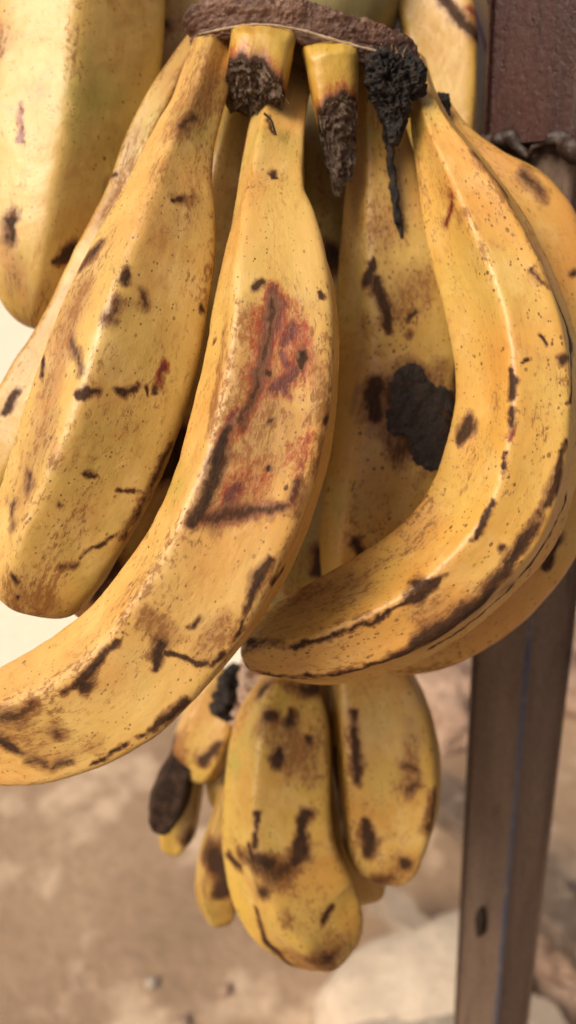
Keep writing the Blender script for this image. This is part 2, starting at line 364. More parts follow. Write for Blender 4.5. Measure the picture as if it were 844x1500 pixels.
for (x, y, sx, lab, mt) in ((815, 1400, 0.16, 'crumbly red clay lump heaped highest to the right of the post', m_clay), (835, 1475, 0.15, 'crumbly red clay lump at the near foot of the clay heap', m_clay),
                        (795, 1480, 0.09, 'small crumbly clay lump tucked against the post', m_clay), (832, 1335, 0.13, 'dark flat clay lump at the back of the clay heap', m_clay),
                        (670, 1030, 0.26, 'dusty brown rock beyond the boards', m_clay), (850, 990, 0.30, 'reddish rock farther behind the post', m_clay)):
    k += 1; p = gp(x, y, 0.04)
    rock('clay_lump', lab, 'clay lump', (p[0], p[1], 0.035), (sx, sx * 0.8, sx * 0.6), k, mt, 20 + k, 2.2, 0.38, 'clay lumps on the ground')
for k, (x, y, s_) in enumerate(((222, 1440, 0.022), (330, 1450, 0.022), (268, 1498, 0.025))):
    p = gp(x, y, 0.005); rock('pebble', ['lone small pale yellow pebble on the brown dirt', 'small rosy pebble on the brown dirt', 'pale pebble at the edge of the brown dirt'][k], 'pebble', (p[0], p[1], 0.004), (s_, s_, s_ * 0.7), k, m_clay if k else m_grey, 50 + k, 2.0, 0.2, 'pebbles on the dirt')

# ------------------------------------------------------------------ shrub far behind, in the gap left of the post
m_leaf = rough_mat('leaf_green', (0.028, 0.075, 0.030), (0.06, 0.13, 0.045), 12, 3, 0.6, 0.0005)
m_bark = rough_mat('bark', (0.09, 0.06, 0.04), (0.15, 0.10, 0.07), 40, 3)
pc = P(712, -20, 3.6); shrub = empty('shrub', 'dark green shrub far behind, seen past the post', 'shrub', (pc[0], pc[1], 0))
rope('stem', [(pc[0], pc[1], z) for z in np.linspace(0, pc[2], 12)], np.linspace(0.04, 0.015, 12), m_bark, shrub, lump=0.2, freq=20)
rs = np.random.RandomState(3); n = 2600
u = rs.normal(size=(n, 3)); u /= np.linalg.norm(u, axis=1)[:, None]; u *= (rs.rand(n) ** 0.4)[:, None] * (1 + 0.3 * fbm(u * 2, 2, 3))[:, None]
ctr = pc + u * np.array([0.75, 0.6, 0.7]); a = rs.normal(size=(n, 3)); a /= np.linalg.norm(a, axis=1)[:, None]; b = np.cross(a, rs.normal(size=(n, 3))); b /= np.linalg.norm(b, axis=1)[:, None]
v = np.stack([ctr - a * 0.07, ctr + b * 0.03, ctr + a * 0.07, ctr - b * 0.03], 1).reshape(-1, 3)
mesh_obj('foliage', v, np.arange(n * 4).reshape(n, 4), m_leaf, shrub, smooth=False)

# ------------------------------------------------------------------ plantains
RS = {}
def section(ridges, flat, sig, m):
    th = np.linspace(-180, 180, 720, endpoint=False); a = np.sort(((np.array(ridges, float) + 180) % 360) - 180)
    r = np.ones_like(th)
    for i in range(len(a)):
        a1, a2 = a[i], a[(i + 1) % len(a)]; D = (a2 - a1) % 360
        off = (th - a1) % 360; k = off < D
        rad = np.radians
        r[k] = math.sin(rad(D)) / (np.sin(rad(off[k])) + np.sin(rad(D - off[k])))
    r = 1 - flat * (1 - r)
    kk = np.arange(-60, 61); g = np.exp(-0.5 * (kk * 0.5 / sig) ** 2); g /= g.sum()
    rr = np.convolve(np.r_[r[-60:], r, r[:60]], g, 'valid')
    return th, rr

def plantain(name, parent, ctrl, mat, ridges=(-40, 40, 112, 184, 256), marks=(), flat=1.15, sig=4.5, n=330, m=220, cap=0.75, label=None, green=(), seed=0, wob=0.018, thick=1.0, tw=(0, 0), ridge_amp=1.0):
    c = catmull(ctrl, n); X, Y, D, H = c[:, 0], c[:, 1], c[:, 2], c[:, 3]
    tt = np.linspace(0, 1, n); twist = np.interp(tt, np.linspace(0, 1, len(tw)), tw)
    ctr = P(X, Y, D); rad = H * D / FPX
    # blunt rounded end
    T = np.gradient(ctr, axis=0); T /= np.linalg.norm(T, axis=1)[:, None]
    slope = max((rad[-4] - rad[-1]) / np.linalg.norm(ctr[-4] - ctr[-1]), 0.0); a0 = min(math.atan(slope * cap), 1.1)
    ncap = 26; ca = np.linspace(a0, np.pi / 2, ncap + 1)[1:]; Rc = rad[-1] / math.cos(a0)     # the end closes with the slope it has
    ctr = np.vstack([ctr, ctr[-1] + T[-1] * (Rc * cap * (np.sin(ca) - math.sin(a0)))[:, None]]); rad = np.r_[rad, np.maximum(Rc * np.cos(ca), 0.0004)]
    T = np.vstack([T, np.tile(T[-1], (ncap, 1))]); twist = np.r_[twist, np.full(ncap, twist[-1])]
    N_ = len(ctr)
    cdv = CAM - ctr; cdv /= np.linalg.norm(cdv, axis=1)[:, None]
    Nn = cdv - (cdv * T).sum(1)[:, None] * T; Nn /= np.linalg.norm(Nn, axis=1)[:, None]; Bn = -np.cross(T, Nn)
    s = np.r_[0, np.cumsum(np.linalg.norm(np.diff(ctr, axis=0), axis=1))]; L = s[-1]
    th = np.linspace(-180, 180, m, endpoint=False)
    tho, rr = section(ridges, flat, sig, m)
    ang = (th[None, :] - twist[:, None]); ang = ((ang + 180) % 360) - 180
    R = np.interp(ang.ravel(), np.r_[tho, 180], np.r_[rr, rr[0]]).reshape(N_, m)
    # rounder toward the end
    endf = np.clip((s - 0.82 * L) / (0.18 * L), 0, 1)[:, None] ** 2; R = R * (1 - 0.5 * endf) + 0.95 * 0.5 * endf
    a = np.radians(th)[None, :]
    lat, dep = R * np.sin(a), R * np.cos(a) * thick
    hi, lo = lat.max(1, keepdims=True), lat.min(1, keepdims=True)
    lat = (lat - (hi + lo) / 2) / ((hi - lo) / 2)              # measured width is the width seen
    R0 = 0.026
    skin = np.stack([np.cos(np.radians(ang)) * R0, np.sin(np.radians(ang)) * R0, np.broadcast_to(s[:, None], ang.shape)], -1)
    wv = 1 + wob * fbm(skin * 38 + seed * 7.7, 3, seed) + wob * 0.35 * fbm(skin * 170 + seed, 2, seed + 5)
    V = ctr[:, None] + (Bn[:, None] * lat[..., None] + Nn[:, None] * dep[..., None]) * (rad[:, None] * wv)[..., None]
    rdg = np.zeros_like(ang)
    for q in ridges:
        dd = ((ang - q + 180) % 360) - 180
        rdg = np.maximum(rdg, np.exp(-(np.radians(dd) * rad[:, None] / 0.0032) ** 2))
    V = V.reshape(-1, 3); f = grid_faces(N_, m)
    fields = {k: np.full(len(V), -1.0) for k in ('black', 'red')}; fields['brown'] = np.zeros(len(V)); fields['green'] = np.zeros(len(V))
    px, py, pd = proj(V)
    nrm_f = ((Nn[:, None] * np.cos(a)[..., None] + Bn[:, None] * np.sin(a)[..., None]).reshape(-1, 3) * (CAM - V)).sum(1) > 0
    def hit(x, y):
        dd = np.hypot(px - x, py - y) + np.where(nrm_f, 0, 1e4); i = int(dd.argmin()); return V[i], pd[i]
    wp = np.stack([fbm(V * 210 + 9.1 * k_, 3, seed + 40 + k_) for k_ in range(3)], -1) * 0.0010 + np.stack([fbm(V * 620 + 5.3 * k_, 2, seed + 50 + k_) for k_ in range(3)], -1) * 0.0004
    Vw = V + wp; wr = 1 + 0.35 * fbm(V * 120, 2, seed + 60)
    for kind, pts in list(marks) + [('green', g_) for g_ in green]:
        q = [hit(x, y) for x, y, r_ in pts]
        Q = np.array([a_[0] for a_ in q]); rw = np.array([r_ * a_[1] / FPX for a_, (_, _, r_) in zip(q, pts)])
        if len(Q) == 1: Q = np.vstack([Q, Q + 1e-6]); rw = np.r_[rw, rw]
        best = np.full(len(V), -1.0)
        for i in range(len(Q) - 1):
            A, Bq = Q[i], Q[i + 1]; ab = Bq - A; tq = np.clip(((Vw - A) @ ab) / max(ab @ ab, 1e-14), 0, 1)
            dd = np.linalg.norm(Vw - A - tq[:, None] * ab, axis=1); best = np.maximum(best, 1 - dd / ((rw[i] * (1 - tq) + rw[i + 1] * tq) * wr))
        if kind == 'rdim': fields['red'] = np.maximum(fields['red'], np.clip(best * 0.85 - 0.42, -1, 1)); continue
        if kind in ('black', 'red', 'dim'):
            rm_ = float(rw.mean()); far = (1 - best) * rm_ - rm_
            fields['brown'] = np.maximum(fields['brown'], 0.75 * np.clip(1 - far / 0.0042, 0, 1) ** 1.3 * (best > -0.999) if rm_ > 0.0042 else 0.65 * np.clip(1 - far / max(rm_, 0.001), 0, 1))
        if kind == 'dim': fields['black'] = np.maximum(fields['black'], np.clip(best * 0.75 - 0.30, -1, 1)); fields['brown'] = np.maximum(fields['brown'], np.clip(best + 0.3, 0, 1) * 0.8); continue
        if kind in ('brown', 'green'): fields[kind] = np.maximum(fields[kind], np.clip(best, 0, 1) ** 0.6)
        else: fields[kind] = np.maximum(fields[kind], np.clip(best, -1, 1))
    # the blossom end is scuffed, and the neck a little green
    fields['brown'] = np.maximum(fields['brown'], np.repeat(np.clip((s - 0.93 * L) / (0.07 * L), 0, 1), m) * 0.8)
    o = mesh_obj(name, V, f, mat, parent, attrs=dict(skin=skin.reshape(-1, 3), ridge=rdg.ravel() * ridge_amp, **fields))
    if label: o['label'] = label
    RS[o.name] = (V, N_, m, px, py, fields)
    return o

hand = empty('plantain_hand', 'front hand of ripe spotted yellow plantains with two cut stubs below the brown crown', 'plantains', tuple(P(450, 50, 0.31)))
rear = empty('plantain_hand', 'rear upper hand of blurred plantains behind the brown crown', 'plantains', tuple(P(440, -60, 0.37)))
lowr = empty('plantain_hand', 'lower hand of short mottled plantains hanging beneath the front hand', 'plantains', tuple(P(450, 990, 0.44)))
stun = empty('plantain_hand', 'cluster of stunted dark plantains beside the hairy stalk end', 'plantains', tuple(P(340, 1000, 0.47)))
Y1, Y2 = (0.69, 0.44, 0.135), (0.69, 0.375, 0.10)

K_ = 'black'; R_ = 'red'; B_ = 'brown'
B_marks = [
 (B_, [(400, 470, 78), (385, 560, 82), (370, 650, 84), (362, 720, 70)]), (B_, [(460, 520, 22), (465, 690, 20)]), (B_, [(330, 480, 16), (305, 640, 18)]),
 (R_, [(398, 422, 15), (402, 450, 24), (396, 490, 20), (388, 530, 15), (374, 575, 15), (352, 618, 10)]), ('dim', [(397, 440, 9), (392, 500, 8), (376, 565, 7), (350, 622, 7)]), (R_, [(425, 478, 16), (418, 500, 10)]), (R_, [(430, 545, 22), (405, 568, 20)]), (R_, [(384, 550, 9), (352, 640, 7)]),
 (R_, [(347, 600, 8), (330, 640, 14)]), (R_, [(345, 715, 24), (335, 735, 20)]), (R_, [(415, 515, 10), (420, 575, 12)]),
 (K_, [(335, 632, 8), (318, 685, 14), (300, 735, 15), (281, 768, 8)]),
 ('dim', [(292, 758, 10), (320, 757, 15), (350, 754, 16), (385, 748, 13), (420, 742, 11)]), (R_, [(300, 757, 12), (350, 752, 17), (390, 748, 12), (420, 742, 10)]), ('dim', [(424, 735, 12), (432, 722, 13), (436, 706, 9)]), (R_, [(426, 735, 9), (436, 706, 7)]),
 ('rdim', [(360, 700, 46), (340, 735, 40)]), ('rdim', [(435, 480, 34), (445, 560, 34)]), ('rdim', [(395, 470, 48), (375, 580, 40)]), ('rdim', [(452, 640, 22), (440, 700, 30)]),
 (K_, [(379, 412, 8), (372, 424, 6)]), (K_, [(395, 549, 8)]), (K_, [(442, 522, 8), (438, 540, 7)]), (K_, [(396, 618, 4.5)]), (K_, [(478, 613, 6)]), (K_, [(314, 503, 5)]), (K_, [(470, 427, 4), (472, 433, 4)]), (K_, [(395, 686, 4)]),
 (K_, [(395, 818, 6), (386, 840, 10), (372, 870, 9), (356, 905, 5)]), (K_, [(356, 905, 4), (340, 940, 4)]), (K_, [(414, 836, 8), (403, 848, 9)]),
 (K_, [(236, 945, 10), (230, 965, 9), (227, 982, 4)]), (K_, [(245, 955, 5), (290, 970, 4), (310, 973, 6), (330, 955, 6)]), ('dim', [(275, 918, 4), (292, 909, 7)]),
 (B_, [(215, 905, 26), (255, 935, 26)]), (B_, [(300, 950, 40), (330, 900, 30)]),
 (K_, [(174, 938, 4), (150, 968, 5), (125, 990, 7), (95, 1014, 5)]), (K_, [(124, 1002, 12)]), ('dim', [(50, 1030, 10), (30, 1045, 16), (5, 1052, 12)]),
 ('dim', [(84, 1076, 15)]), (B_, [(30, 1085, 40), (80, 1110, 34), (150, 1090, 26)]), ('dim', [(40, 1112, 10), (75, 1122, 12), (105, 1116, 8)]),
 (K_, [(272, 1028, 6), (245, 1050, 8), (222, 1068, 5)]), (K_, [(215, 1074, 4), (165, 1102, 5), (130, 1120, 4)]), (K_, [(0, 1085, 12), (25, 1100, 8)]),
 (K_, [(395, 168, 3), (392, 176, 3), (402, 195, 3)]), (K_, [(399, 254, 4), (403, 259, 3)]),
]
plantain('plantain', hand, [(428, 100, .332, 36), (420, 125, .327, 38), (411, 165, .317, 40), (402, 230, .301, 46), (398, 300, .289, 54), (402, 350, .279, 71), (405, 400, .274, 85), (406, 450, .270, 94), (402, 520, .266, 101),
  (391, 600, .263, 106), (370, 690, .260, 108), (343, 765, .259, 109), (310, 830, .259, 108), (265, 895, .260, 106), (220, 948, .262, 103), (170, 990, .264, 100), (120, 1022, .267, 97), (75, 1042, .270, 92), (35, 1056, .273, 85), (-10, 1070, .277, 70), (-45, 1080, .28, 50)],
  skin_mat('skin_center', 1, Y1, Y2, bruise=0.035), (-38, 41, 118, 188, 262), B_marks, n=420, m=260, seed=1, flat=1.18, sig=4.6, tw=(8, 4, 0, 0, -2, 4, 16, 18),
  label='plantain in the middle of the hand with a large red-brown scraped stain', green=[[(395, 210, 60)], [(260, 700, 60)]])
A_marks = [
 ('dim', [(148, 355, 9), (135, 372, 11), (120, 392, 7)]), (K_, [(187, 394, 6), (184, 412, 6)]), ('dim', [(172, 440, 9), (160, 466, 10)]), ('dim', [(207, 428, 9), (211, 448, 10)]), ('dim', [(105, 495, 9), (113, 520, 12), (117, 550, 8)]),
 (K_, [(64, 528, 6), (62, 548, 6)]), (K_, [(114, 578, 7), (130, 574, 8), (146, 573, 6)]), (K_, [(172, 573, 7), (185, 576, 9), (197, 571, 7)]), (K_, [(211, 570, 4), (213, 583, 3)]), (K_, [(224, 568, 3), (222, 580, 3)]),
 (R_, [(240, 535, 8), (232, 565, 8)]), ('dim', [(42, 690, 8), (44, 715, 12)]), ('dim', [(22, 735, 8), (18, 775, 10)]), (K_, [(123, 694, 4), (131, 697, 6), (142, 699, 3)]),
 (K_, [(168, 718, 2.5), (190, 721, 3.5), (212, 722, 3)]), ('dim', [(92, 835, 7), (110, 824, 6)]), (K_, [(115, 815, 3), (150, 795, 2.5), (178, 778, 2)]), (K_, [(22, 848, 5)]), (K_, [(28, 875, 4)]),
 (B_, [(120, 430, 48), (85, 520, 50), (60, 640, 46), (25, 740, 42)]), (B_, [(165, 450, 24), (205, 440, 20)]), (B_, [(78, 680, 22)]), (B_, [(88, 740, 14)]), (B_, [(20, 870, 46), (80, 885, 40)]), (B_, [(255, 195, 34), (300, 130, 40), (320, 70, 36)]), ('dim', [(262, 185, 10), (285, 168, 8)]),  # long brown stroke up the neck paints in its shade below the crown
 ('dim', [(252, 650, 5), (215, 722, 6), (180, 790, 6)]), (K_, [(298, 452, 5)]), (B_, [(258, 290, 16), (285, 290, 14)]), (K_, [(255, 293, 3), (280, 288, 3)]), (K_, [(90, 740, 5)]),
]
plantain('plantain', hand, [(336, -10, .330, 26), (326, 35, .322, 29), (312, 80, .312, 33), (300, 120, .306, 35), (286, 165, .300, 37), (270, 205, .295, 43), (254, 258, .290, 54), (243, 310, .286, 69), (228, 370, .282, 84), (208, 435, .279, 96), (188, 500, .277, 104),
  (165, 570, .276, 107), (137, 650, .276, 106), (108, 730, .277, 101), (80, 795, .278, 94), (66, 832, .279, 87), (57, 862, .28, 76)],
  skin_mat('skin_left', 2, (0.67, 0.43, 0.115), (0.68, 0.385, 0.105), bruise=0.035), (-24, 52, 125, 195, 268), A_marks, n=400, m=250, seed=2, flat=1.08, sig=5.4, tw=(14, 6, 0, 2, -8), cap=0.6,
  label='left front plantain with two small black nicks in a row', green=[[(130, 800, 70)], [(290, 180, 50)], [(150, 650, 50)]])
plantain('plantain', hand, [(318, 20, .338, 20), (300, 60, .336, 22), (282, 90, .334, 26), (252, 150, .332, 34), (226, 220, .331, 43), (205, 300, .331, 50), (170, 400, .33, 62), (125, 510, .329, 70), (75, 600, .328, 75), (25, 690, .328, 68), (-15, 760, .328, 50)],
  skin_mat('skin_slim', 3, (0.52, 0.33, 0.06), (0.50, 0.27, 0.06), bruise=0.04, ridge=0.8), (-62, -10, 62, 140, 215), [(K_, [(170, 255, 5), (160, 285, 8)]), (K_, [(25, 575, 6), (5, 605, 6)]), (B_, [(200, 190, 20), (150, 330, 25)])], n=220, m=150, seed=3,
  label='slim plantain mostly hidden behind the left front one', green=[[(230, 200, 60)]])
C_marks = [
 (K_, [(598, 556, 26), (606, 595, 50), (618, 625, 50), (632, 645, 34)]), (K_, [(551, 562, 13), (549, 608, 15)]), (K_, [(575, 585, 12)]), (B_, [(598, 600, 95)]),
 (K_, [(547, 378, 3), (546, 392, 8), (536, 412, 8)]), (K_, [(552, 410, 10), (558, 435, 12), (568, 465, 10), (572, 485, 5)]), (B_, [(533, 475, 26)]), (K_, [(522, 797, 9), (527, 812, 7)]), (B_, [(590, 430, 60)]), (B_, [(560, 330, 50)]),
 ('dim', [(600, 490, 6)]), (K_, [(610, 455, 5), (596, 470, 4)]),
]
plantain('plantain', hand, [(548, 100, .325, 26), (548, 140, .324, 31), (553, 200, .329, 42), (562, 280, .335, 58), (572, 360, .341, 76), (580, 440, .346, 87), (582, 520, .350, 90), (575, 600, .353, 93), (565, 680, .355, 95), (550, 760, .357, 90), (533, 830, .359, 76), (518, 880, .361, 52)],
  skin_mat('skin_scab', 4, (0.60, 0.36, 0.075), (0.60, 0.31, 0.065), bruise=0.03, speck=1.35), (-27, 50, 120, 190, 262), C_marks, n=400, m=240, seed=4, tw=(10, 0, 0, 2),
  label='recessed plantain with a big black scab', green=[[(500, 740, 45)], [(540, 200, 40)]])
D_marks = [
 (K_, [(748, 542, 4), (750, 560, 7), (749, 580, 5)]), (K_, [(749, 600, 6), (749, 622, 6)]), (R_, [(748, 630, 5), (747, 645, 4)]), (K_, [(744, 662, 4), (738, 690, 4)]), (K_, [(722, 735, 4), (708, 770, 7), (690, 795, 3)]),
 (K_, [(650, 842, 5), (630, 858, 11), (610, 872, 11), (595, 884, 6)]), (K_, [(611, 856, 11)]), (K_, [(590, 888, 4), (560, 903, 3.5), (520, 918, 4), (490, 930, 4)]), (K_, [(484, 934, 5), (440, 945, 5), (365, 942, 7)]),
 (K_, [(686, 612, 7), (683, 628, 12), (674, 648, 6)]),
 (K_, [(780, 395, 5), (795, 415, 5), (815, 440, 6), (828, 470, 6), (836, 500, 7), (838, 560, 8), (835, 590, 5)]), (B_, [(785, 400, 22), (830, 480, 18)]),
 (K_, [(829, 645, 4), (820, 685, 7), (803, 735, 9), (775, 780, 8), (748, 822, 9), (720, 862, 10), (702, 888, 14), (670, 907, 18), (635, 928, 14), (600, 950, 9), (565, 968, 7), (540, 975, 5)]), (K_, [(540, 977, 4), (470, 990, 4), (400, 990, 4), (355, 972, 4)]),
 ('dim', [(693, 226, 6), (712, 246, 9), (730, 268, 9), (746, 292, 5)]), (R_, [(661, 288, 9), (663, 305, 10), (655, 328, 9)]), (B_, [(675, 320, 26)]), (K_, [(735, 806, 6)]), (K_, [(822, 527, 8), (834, 524, 5)]), (K_, [(768, 535, 4), (774, 527, 4)]), (K_, [(789, 492, 3), (799, 505, 3)]), 
 (B_, [(450, 870, 60), (520, 860, 40)]), (B_, [(620, 900, 40), (740, 860, 40)]),
 (K_, [(844, 735, 4), (792, 805, 5), (740, 868, 4), (686, 915, 4), (630, 950, 4)]),  # dark line painting the shade between this fruit and the one below
]
plantain('plantain', hand, [(606, 90, .318, 17), (611, 110, .316, 18), (618, 140, .313, 21), (634, 192, .308, 31), (664, 262, .303, 52), (692, 330, .299, 69), (724, 410, .295, 79), (750, 495, .291, 86), (760, 578, .289, 91), (750, 668, .288, 96), (723, 751, .289, 98),
  (681, 806, .291, 93), (630, 853, .294, 91), (574, 888, .297, 89), (520, 912, .300, 83), (470, 930, .304, 75), (415, 942, .309, 58), (375, 953, .313, 38)],
  skin_mat('skin_right', 5, (0.70, 0.415, 0.09), (0.70, 0.36, 0.08), bruise=0.03, speck=1.2, ridge=0.45), (-5, 42, 105, 185, 276), D_marks, flat=1.4, sig=3.6, n=420, m=260, seed=5, tw=(-6, 2, 4, 0, 0, 2, 4),
  label='big curved plantain on the right with black streaks along its ridges', green=[[(620, 170, 40)]])
plantain('plantain', hand, [(640, 150, .330, 16), (660, 200, .329, 28), (692, 262, .328, 55), (748, 330, .330, 80), (792, 430, .333, 86), (814, 560, .337, 89), (799, 690, .341, 87), (752, 792, .345, 86), (683, 864, .349, 87), (606, 904, .353, 84), (530, 920, .357, 62)],
  skin_mat('skin_under', 6, (0.66, 0.38, 0.085), (0.66, 0.33, 0.075), bruise=0.03), (0, 60, 110, 190, 290), [('dim', [(768, 252, 9), (800, 290, 8)]), (K_, [(802, 402, 4)]), (K_, [(838, 401, 6)]), (B_, [(800, 810, 25)]), (K_, [(815, 790, 10), (800, 830, 6)]), (K_, [(690, 960, 4), (640, 985, 4)])], n=220, m=150, seed=6,
  label='plantain peeking out below the big curved one')
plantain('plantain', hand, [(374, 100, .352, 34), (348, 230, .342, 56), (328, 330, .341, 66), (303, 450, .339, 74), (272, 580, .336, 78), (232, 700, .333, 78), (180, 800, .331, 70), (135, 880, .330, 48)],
  skin_mat('skin_inner', 7, (0.36, 0.21, 0.042), (0.32, 0.165, 0.038), bruise=0.05), (-30, 45, 120, 190, 260), [(K_, [(265, 640, 20), (240, 690, 20)]), (K_, [(140, 870, 14), (165, 830, 16)])], n=200, m=140, seed=7, label='shaded plantain glimpsed between the left and middle ones')  # skin colour lowered to paint in the shade of the gap
plantain('plantain', hand, [(455, 90, .375, 36), (476, 200, .374, 56), (480, 300, .374, 66), (474, 420, .374, 72), (468, 560, .374, 72), (464, 680, .374, 68), (457, 770, .374, 66), (448, 850, .374, 60)],  # upper length added to seal the gap against light from behind
  skin_mat('skin_inner_low', 8, (0.36, 0.27, 0.05), (0.34, 0.24, 0.05), bruise=0.05), (-30, 45, 120, 190, 260), [(K_, [(470, 810, 14), (462, 835, 10)]), (K_, [(488, 365, 14), (480, 395, 12)])], n=160, m=110, seed=8, label='shaded plantain deep behind the scabbed one, lengthened to shut light out')

m_blocker = skin_mat('skin_back_blocker', 30, (0.50, 0.31, 0.06), (0.48, 0.25, 0.055), bruise=0.05)
for k, (x1, x2) in enumerate(((300, 190), (400, 340), (520, 470), (640, 640))):  # unseen rear fruits, added to keep light out of the gaps
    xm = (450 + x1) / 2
    plantain('plantain', hand, [(450 + (x1 - 450) * 0.25, 50, .39, 30), (xm, 140, .42, 48), (x1, 320, .445, 74), (x1 * 0.6 + x2 * 0.4, 480, .455, 84), (x1 * 0.25 + x2 * 0.75, 640, .455, 82), (x2, 770, .45, 55)], m_blocker, n=90, m=80, seed=30 + k)
# rear hand
plantain('plantain', rear, [(128, -110, .345, 112), (125, -60, .344, 114), (119, 60, .342, 114), (106, 180, .340, 109), (88, 280, .339, 99), (72, 365, .338, 86), (63, 408, .338, 74), (56, 440, .338, 60)],
  skin_mat('skin_rear_left', 9, (0.68, 0.50, 0.15), (0.66, 0.43, 0.115), speck=0.8), (-70, -5, 62, 135, 210), [(K_, [(15, 322, 10), (17, 350, 9)]), (K_, [(110, 360, 9), (96, 375, 11), (82, 386, 7)]), (B_, [(40, 430, 55), (20, 400, 40)]), (B_, [(0, 60, 50)]), (R_, [(30, 150, 4), (27, 210, 4)])], flat=0.75, n=260, m=200, seed=9, cap=1.1,
  label='large smooth plantain at the left behind the front hand', green=[[(130, 150, 90)]])
plantain('plantain', rear, [(300, -100, .385, 60), (285, 0, .383, 62), (272, 80, .381, 60), (250, 180, .38, 55), (225, 300, .38, 50), (200, 390, .38, 35)],
  skin_mat('skin_rear_mid', 10, (0.58, 0.37, 0.08), (0.56, 0.31, 0.07)), (-45, 25, 95, 170, 240), [(K_, [(243, 35, 8)]), (B_, [(245, 40, 22)])], n=120, m=120, seed=10, label='plantain wedged between the brown crown and the large left one')
plantain('plantain', rear, [(600, -80, .385, 62), (630, -20, .382, 68), (648, 50, .380, 69), (651, 120, .379, 66), (648, 200, .379, 63), (640, 290, .380, 55), (630, 350, .381, 42)],
  skin_mat('skin_rear_right', 11, (0.56, 0.36, 0.07), (0.58, 0.33, 0.085)), (-40, 38, 100, 175, 245), [(K_, [(652, 0, 8), (672, 24, 10), (690, 48, 9), (697, 56, 6)]), (B_, [(700, 70, 20)]), (R_, [(690, 15, 10), (712, 70, 8)])], n=160, m=140, seed=11, label='plantain between the brown crown and the post')

# lower hand
plantain('plantain', lowr, [(432, 960, .425, 34), (426, 1000, .420, 46), (418, 1050, .414, 69), (411, 1120, .408, 80), (408, 1190, .405, 83), (415, 1255, .404, 87), (436, 1312, .404, 87), (462, 1350, .405, 75)],
  skin_mat('skin_low_left', 12, (0.62, 0.40, 0.07), (0.62, 0.33, 0.065), bruise=0.08), (-26, 48, 118, 190, 262), [(K_, [(393, 1046, 9), (402, 1048, 7)]), (K_, [(424, 1040, 5), (425, 1056, 9)]), (K_, [(451, 1082, 8)]), (K_, [(412, 1100, 6), (404, 1116, 11)]),
   (K_, [(449, 1192, 12), (436, 1215, 7), (443, 1245, 15), (430, 1264, 10)]), ('dim', [(432, 1264, 14), (405, 1280, 20), (370, 1262, 17), (352, 1250, 12)]), (K_, [(398, 1268, 10), (372, 1256, 9), (365, 1240, 5)]), (K_, [(384, 1310, 14)]), (K_, [(338, 1255, 8), (350, 1268, 8)]), (B_, [(440, 1405, 50), (490, 1395, 40)]), ('dim', [(455, 1408, 16), (485, 1405, 14)]), (B_, [(415, 1350, 24)]), (K_, [(377, 1190, 4), (372, 1240, 5)]), (K_, [(375, 1330, 4), (392, 1380, 6), (420, 1412, 6)]), (K_, [(475, 1350, 5), (485, 1330, 4)]), (K_, [(385, 1010, 12), (460, 1010, 10)]), (B_, [(460, 1140, 30), (400, 1060, 40)])],  # black stroke across the top paints the shade under the big curved fruit
  n=260, m=180, seed=12, cap=1.25, label='mottled plantain with a blunt dark lower end', green=[[(400, 1060, 60)], [(340, 1120, 40)]])
plantain('plantain', lowr, [(540, 950, .425, 52), (545, 1000, .422, 65), (556, 1050, .418, 76), (565, 1115, .415, 81), (568, 1175, .414, 77), (563, 1235, .414, 65)],
  skin_mat('skin_low_right', 13, (0.64, 0.39, 0.07), (0.64, 0.33, 0.065), bruise=0.06), (-42, 45, 118, 190, 255), [(K_, [(518, 1045, 6), (521, 1095, 8), (525, 1145, 5)]), ('dim', [(594, 1122, 8), (608, 1128, 7)]), ('dim', [(600, 1158, 10), (608, 1150, 7)]), (K_, [(535, 1205, 7), (542, 1232, 15), (538, 1250, 10)]), (B_, [(590, 1265, 45), (560, 1290, 30)]), ('dim', [(637, 1160, 8), (630, 1215, 11)]), (K_, [(593, 1262, 9)]), ('dim', [(556, 1290, 14), (575, 1285, 10)]), (B_, [(600, 1140, 30), (600, 1060, 20)]), (K_, [(492, 1100, 5), (495, 1200, 5)])],
  n=240, m=170, seed=13, cap=1.1, label='short plump plantain with a dark arrow-shaped bruise')
plantain('plantain', lowr, [(480, 960, .452, 40), (495, 1060, .451, 52), (512, 1180, .449, 56), (524, 1250, .448, 48), (535, 1300, .448, 34)], skin_mat('skin_low_back', 14, (0.6, 0.38, 0.07), (0.6, 0.33, 0.07)), n=100, m=90, seed=14, label='plantain tip showing between the two lower ones')
# stunted cluster
plantain('plantain', stun, [(340, 985, .475, 34), (325, 1030, .472, 43), (308, 1075, .469, 49), (293, 1110, .468, 46), (286, 1128, .468, 36)],
  skin_mat('skin_stunted', 15, (0.58, 0.36, 0.06), (0.58, 0.30, 0.06), bruise=0.05), (-48, 30, 105, 180, 250), [(K_, [(254, 1085, 14), (262, 1125, 12)]), (B_, [(260, 1100, 30)]), (K_, [(300, 1115, 8), (320, 1090, 6)]), (K_, [(340, 1025, 18)])], n=120, m=120, seed=15, cap=0.5, label='stunted yellow plantain with a grey rubbed facet')
plantain('plantain', stun, [(270, 1105, .462, 20), (256, 1145, .46, 27), (245, 1180, .459, 29), (236, 1208, .459, 21)], rough_mat('withered_skin', (0.022, 0.013, 0.009), (0.060, 0.034, 0.022), 160, 4, 0.75, 0.002, spec=0.12), n=100, m=90, seed=16, wob=0.10, label='withered dark brown plantain')
plantain('plantain', stun, [(280, 1140, .485, 20), (268, 1190, .484, 25), (258, 1222, .484, 27), (252, 1240, .484, 20)], skin_mat('skin_small', 17, (0.5, 0.36, 0.05), (0.52, 0.30, 0.05), bruise=0.06), marks=[(K_, [(278, 1230, 12)])], n=100, m=90, seed=17, label='small yellow plantain tip below the withered one')
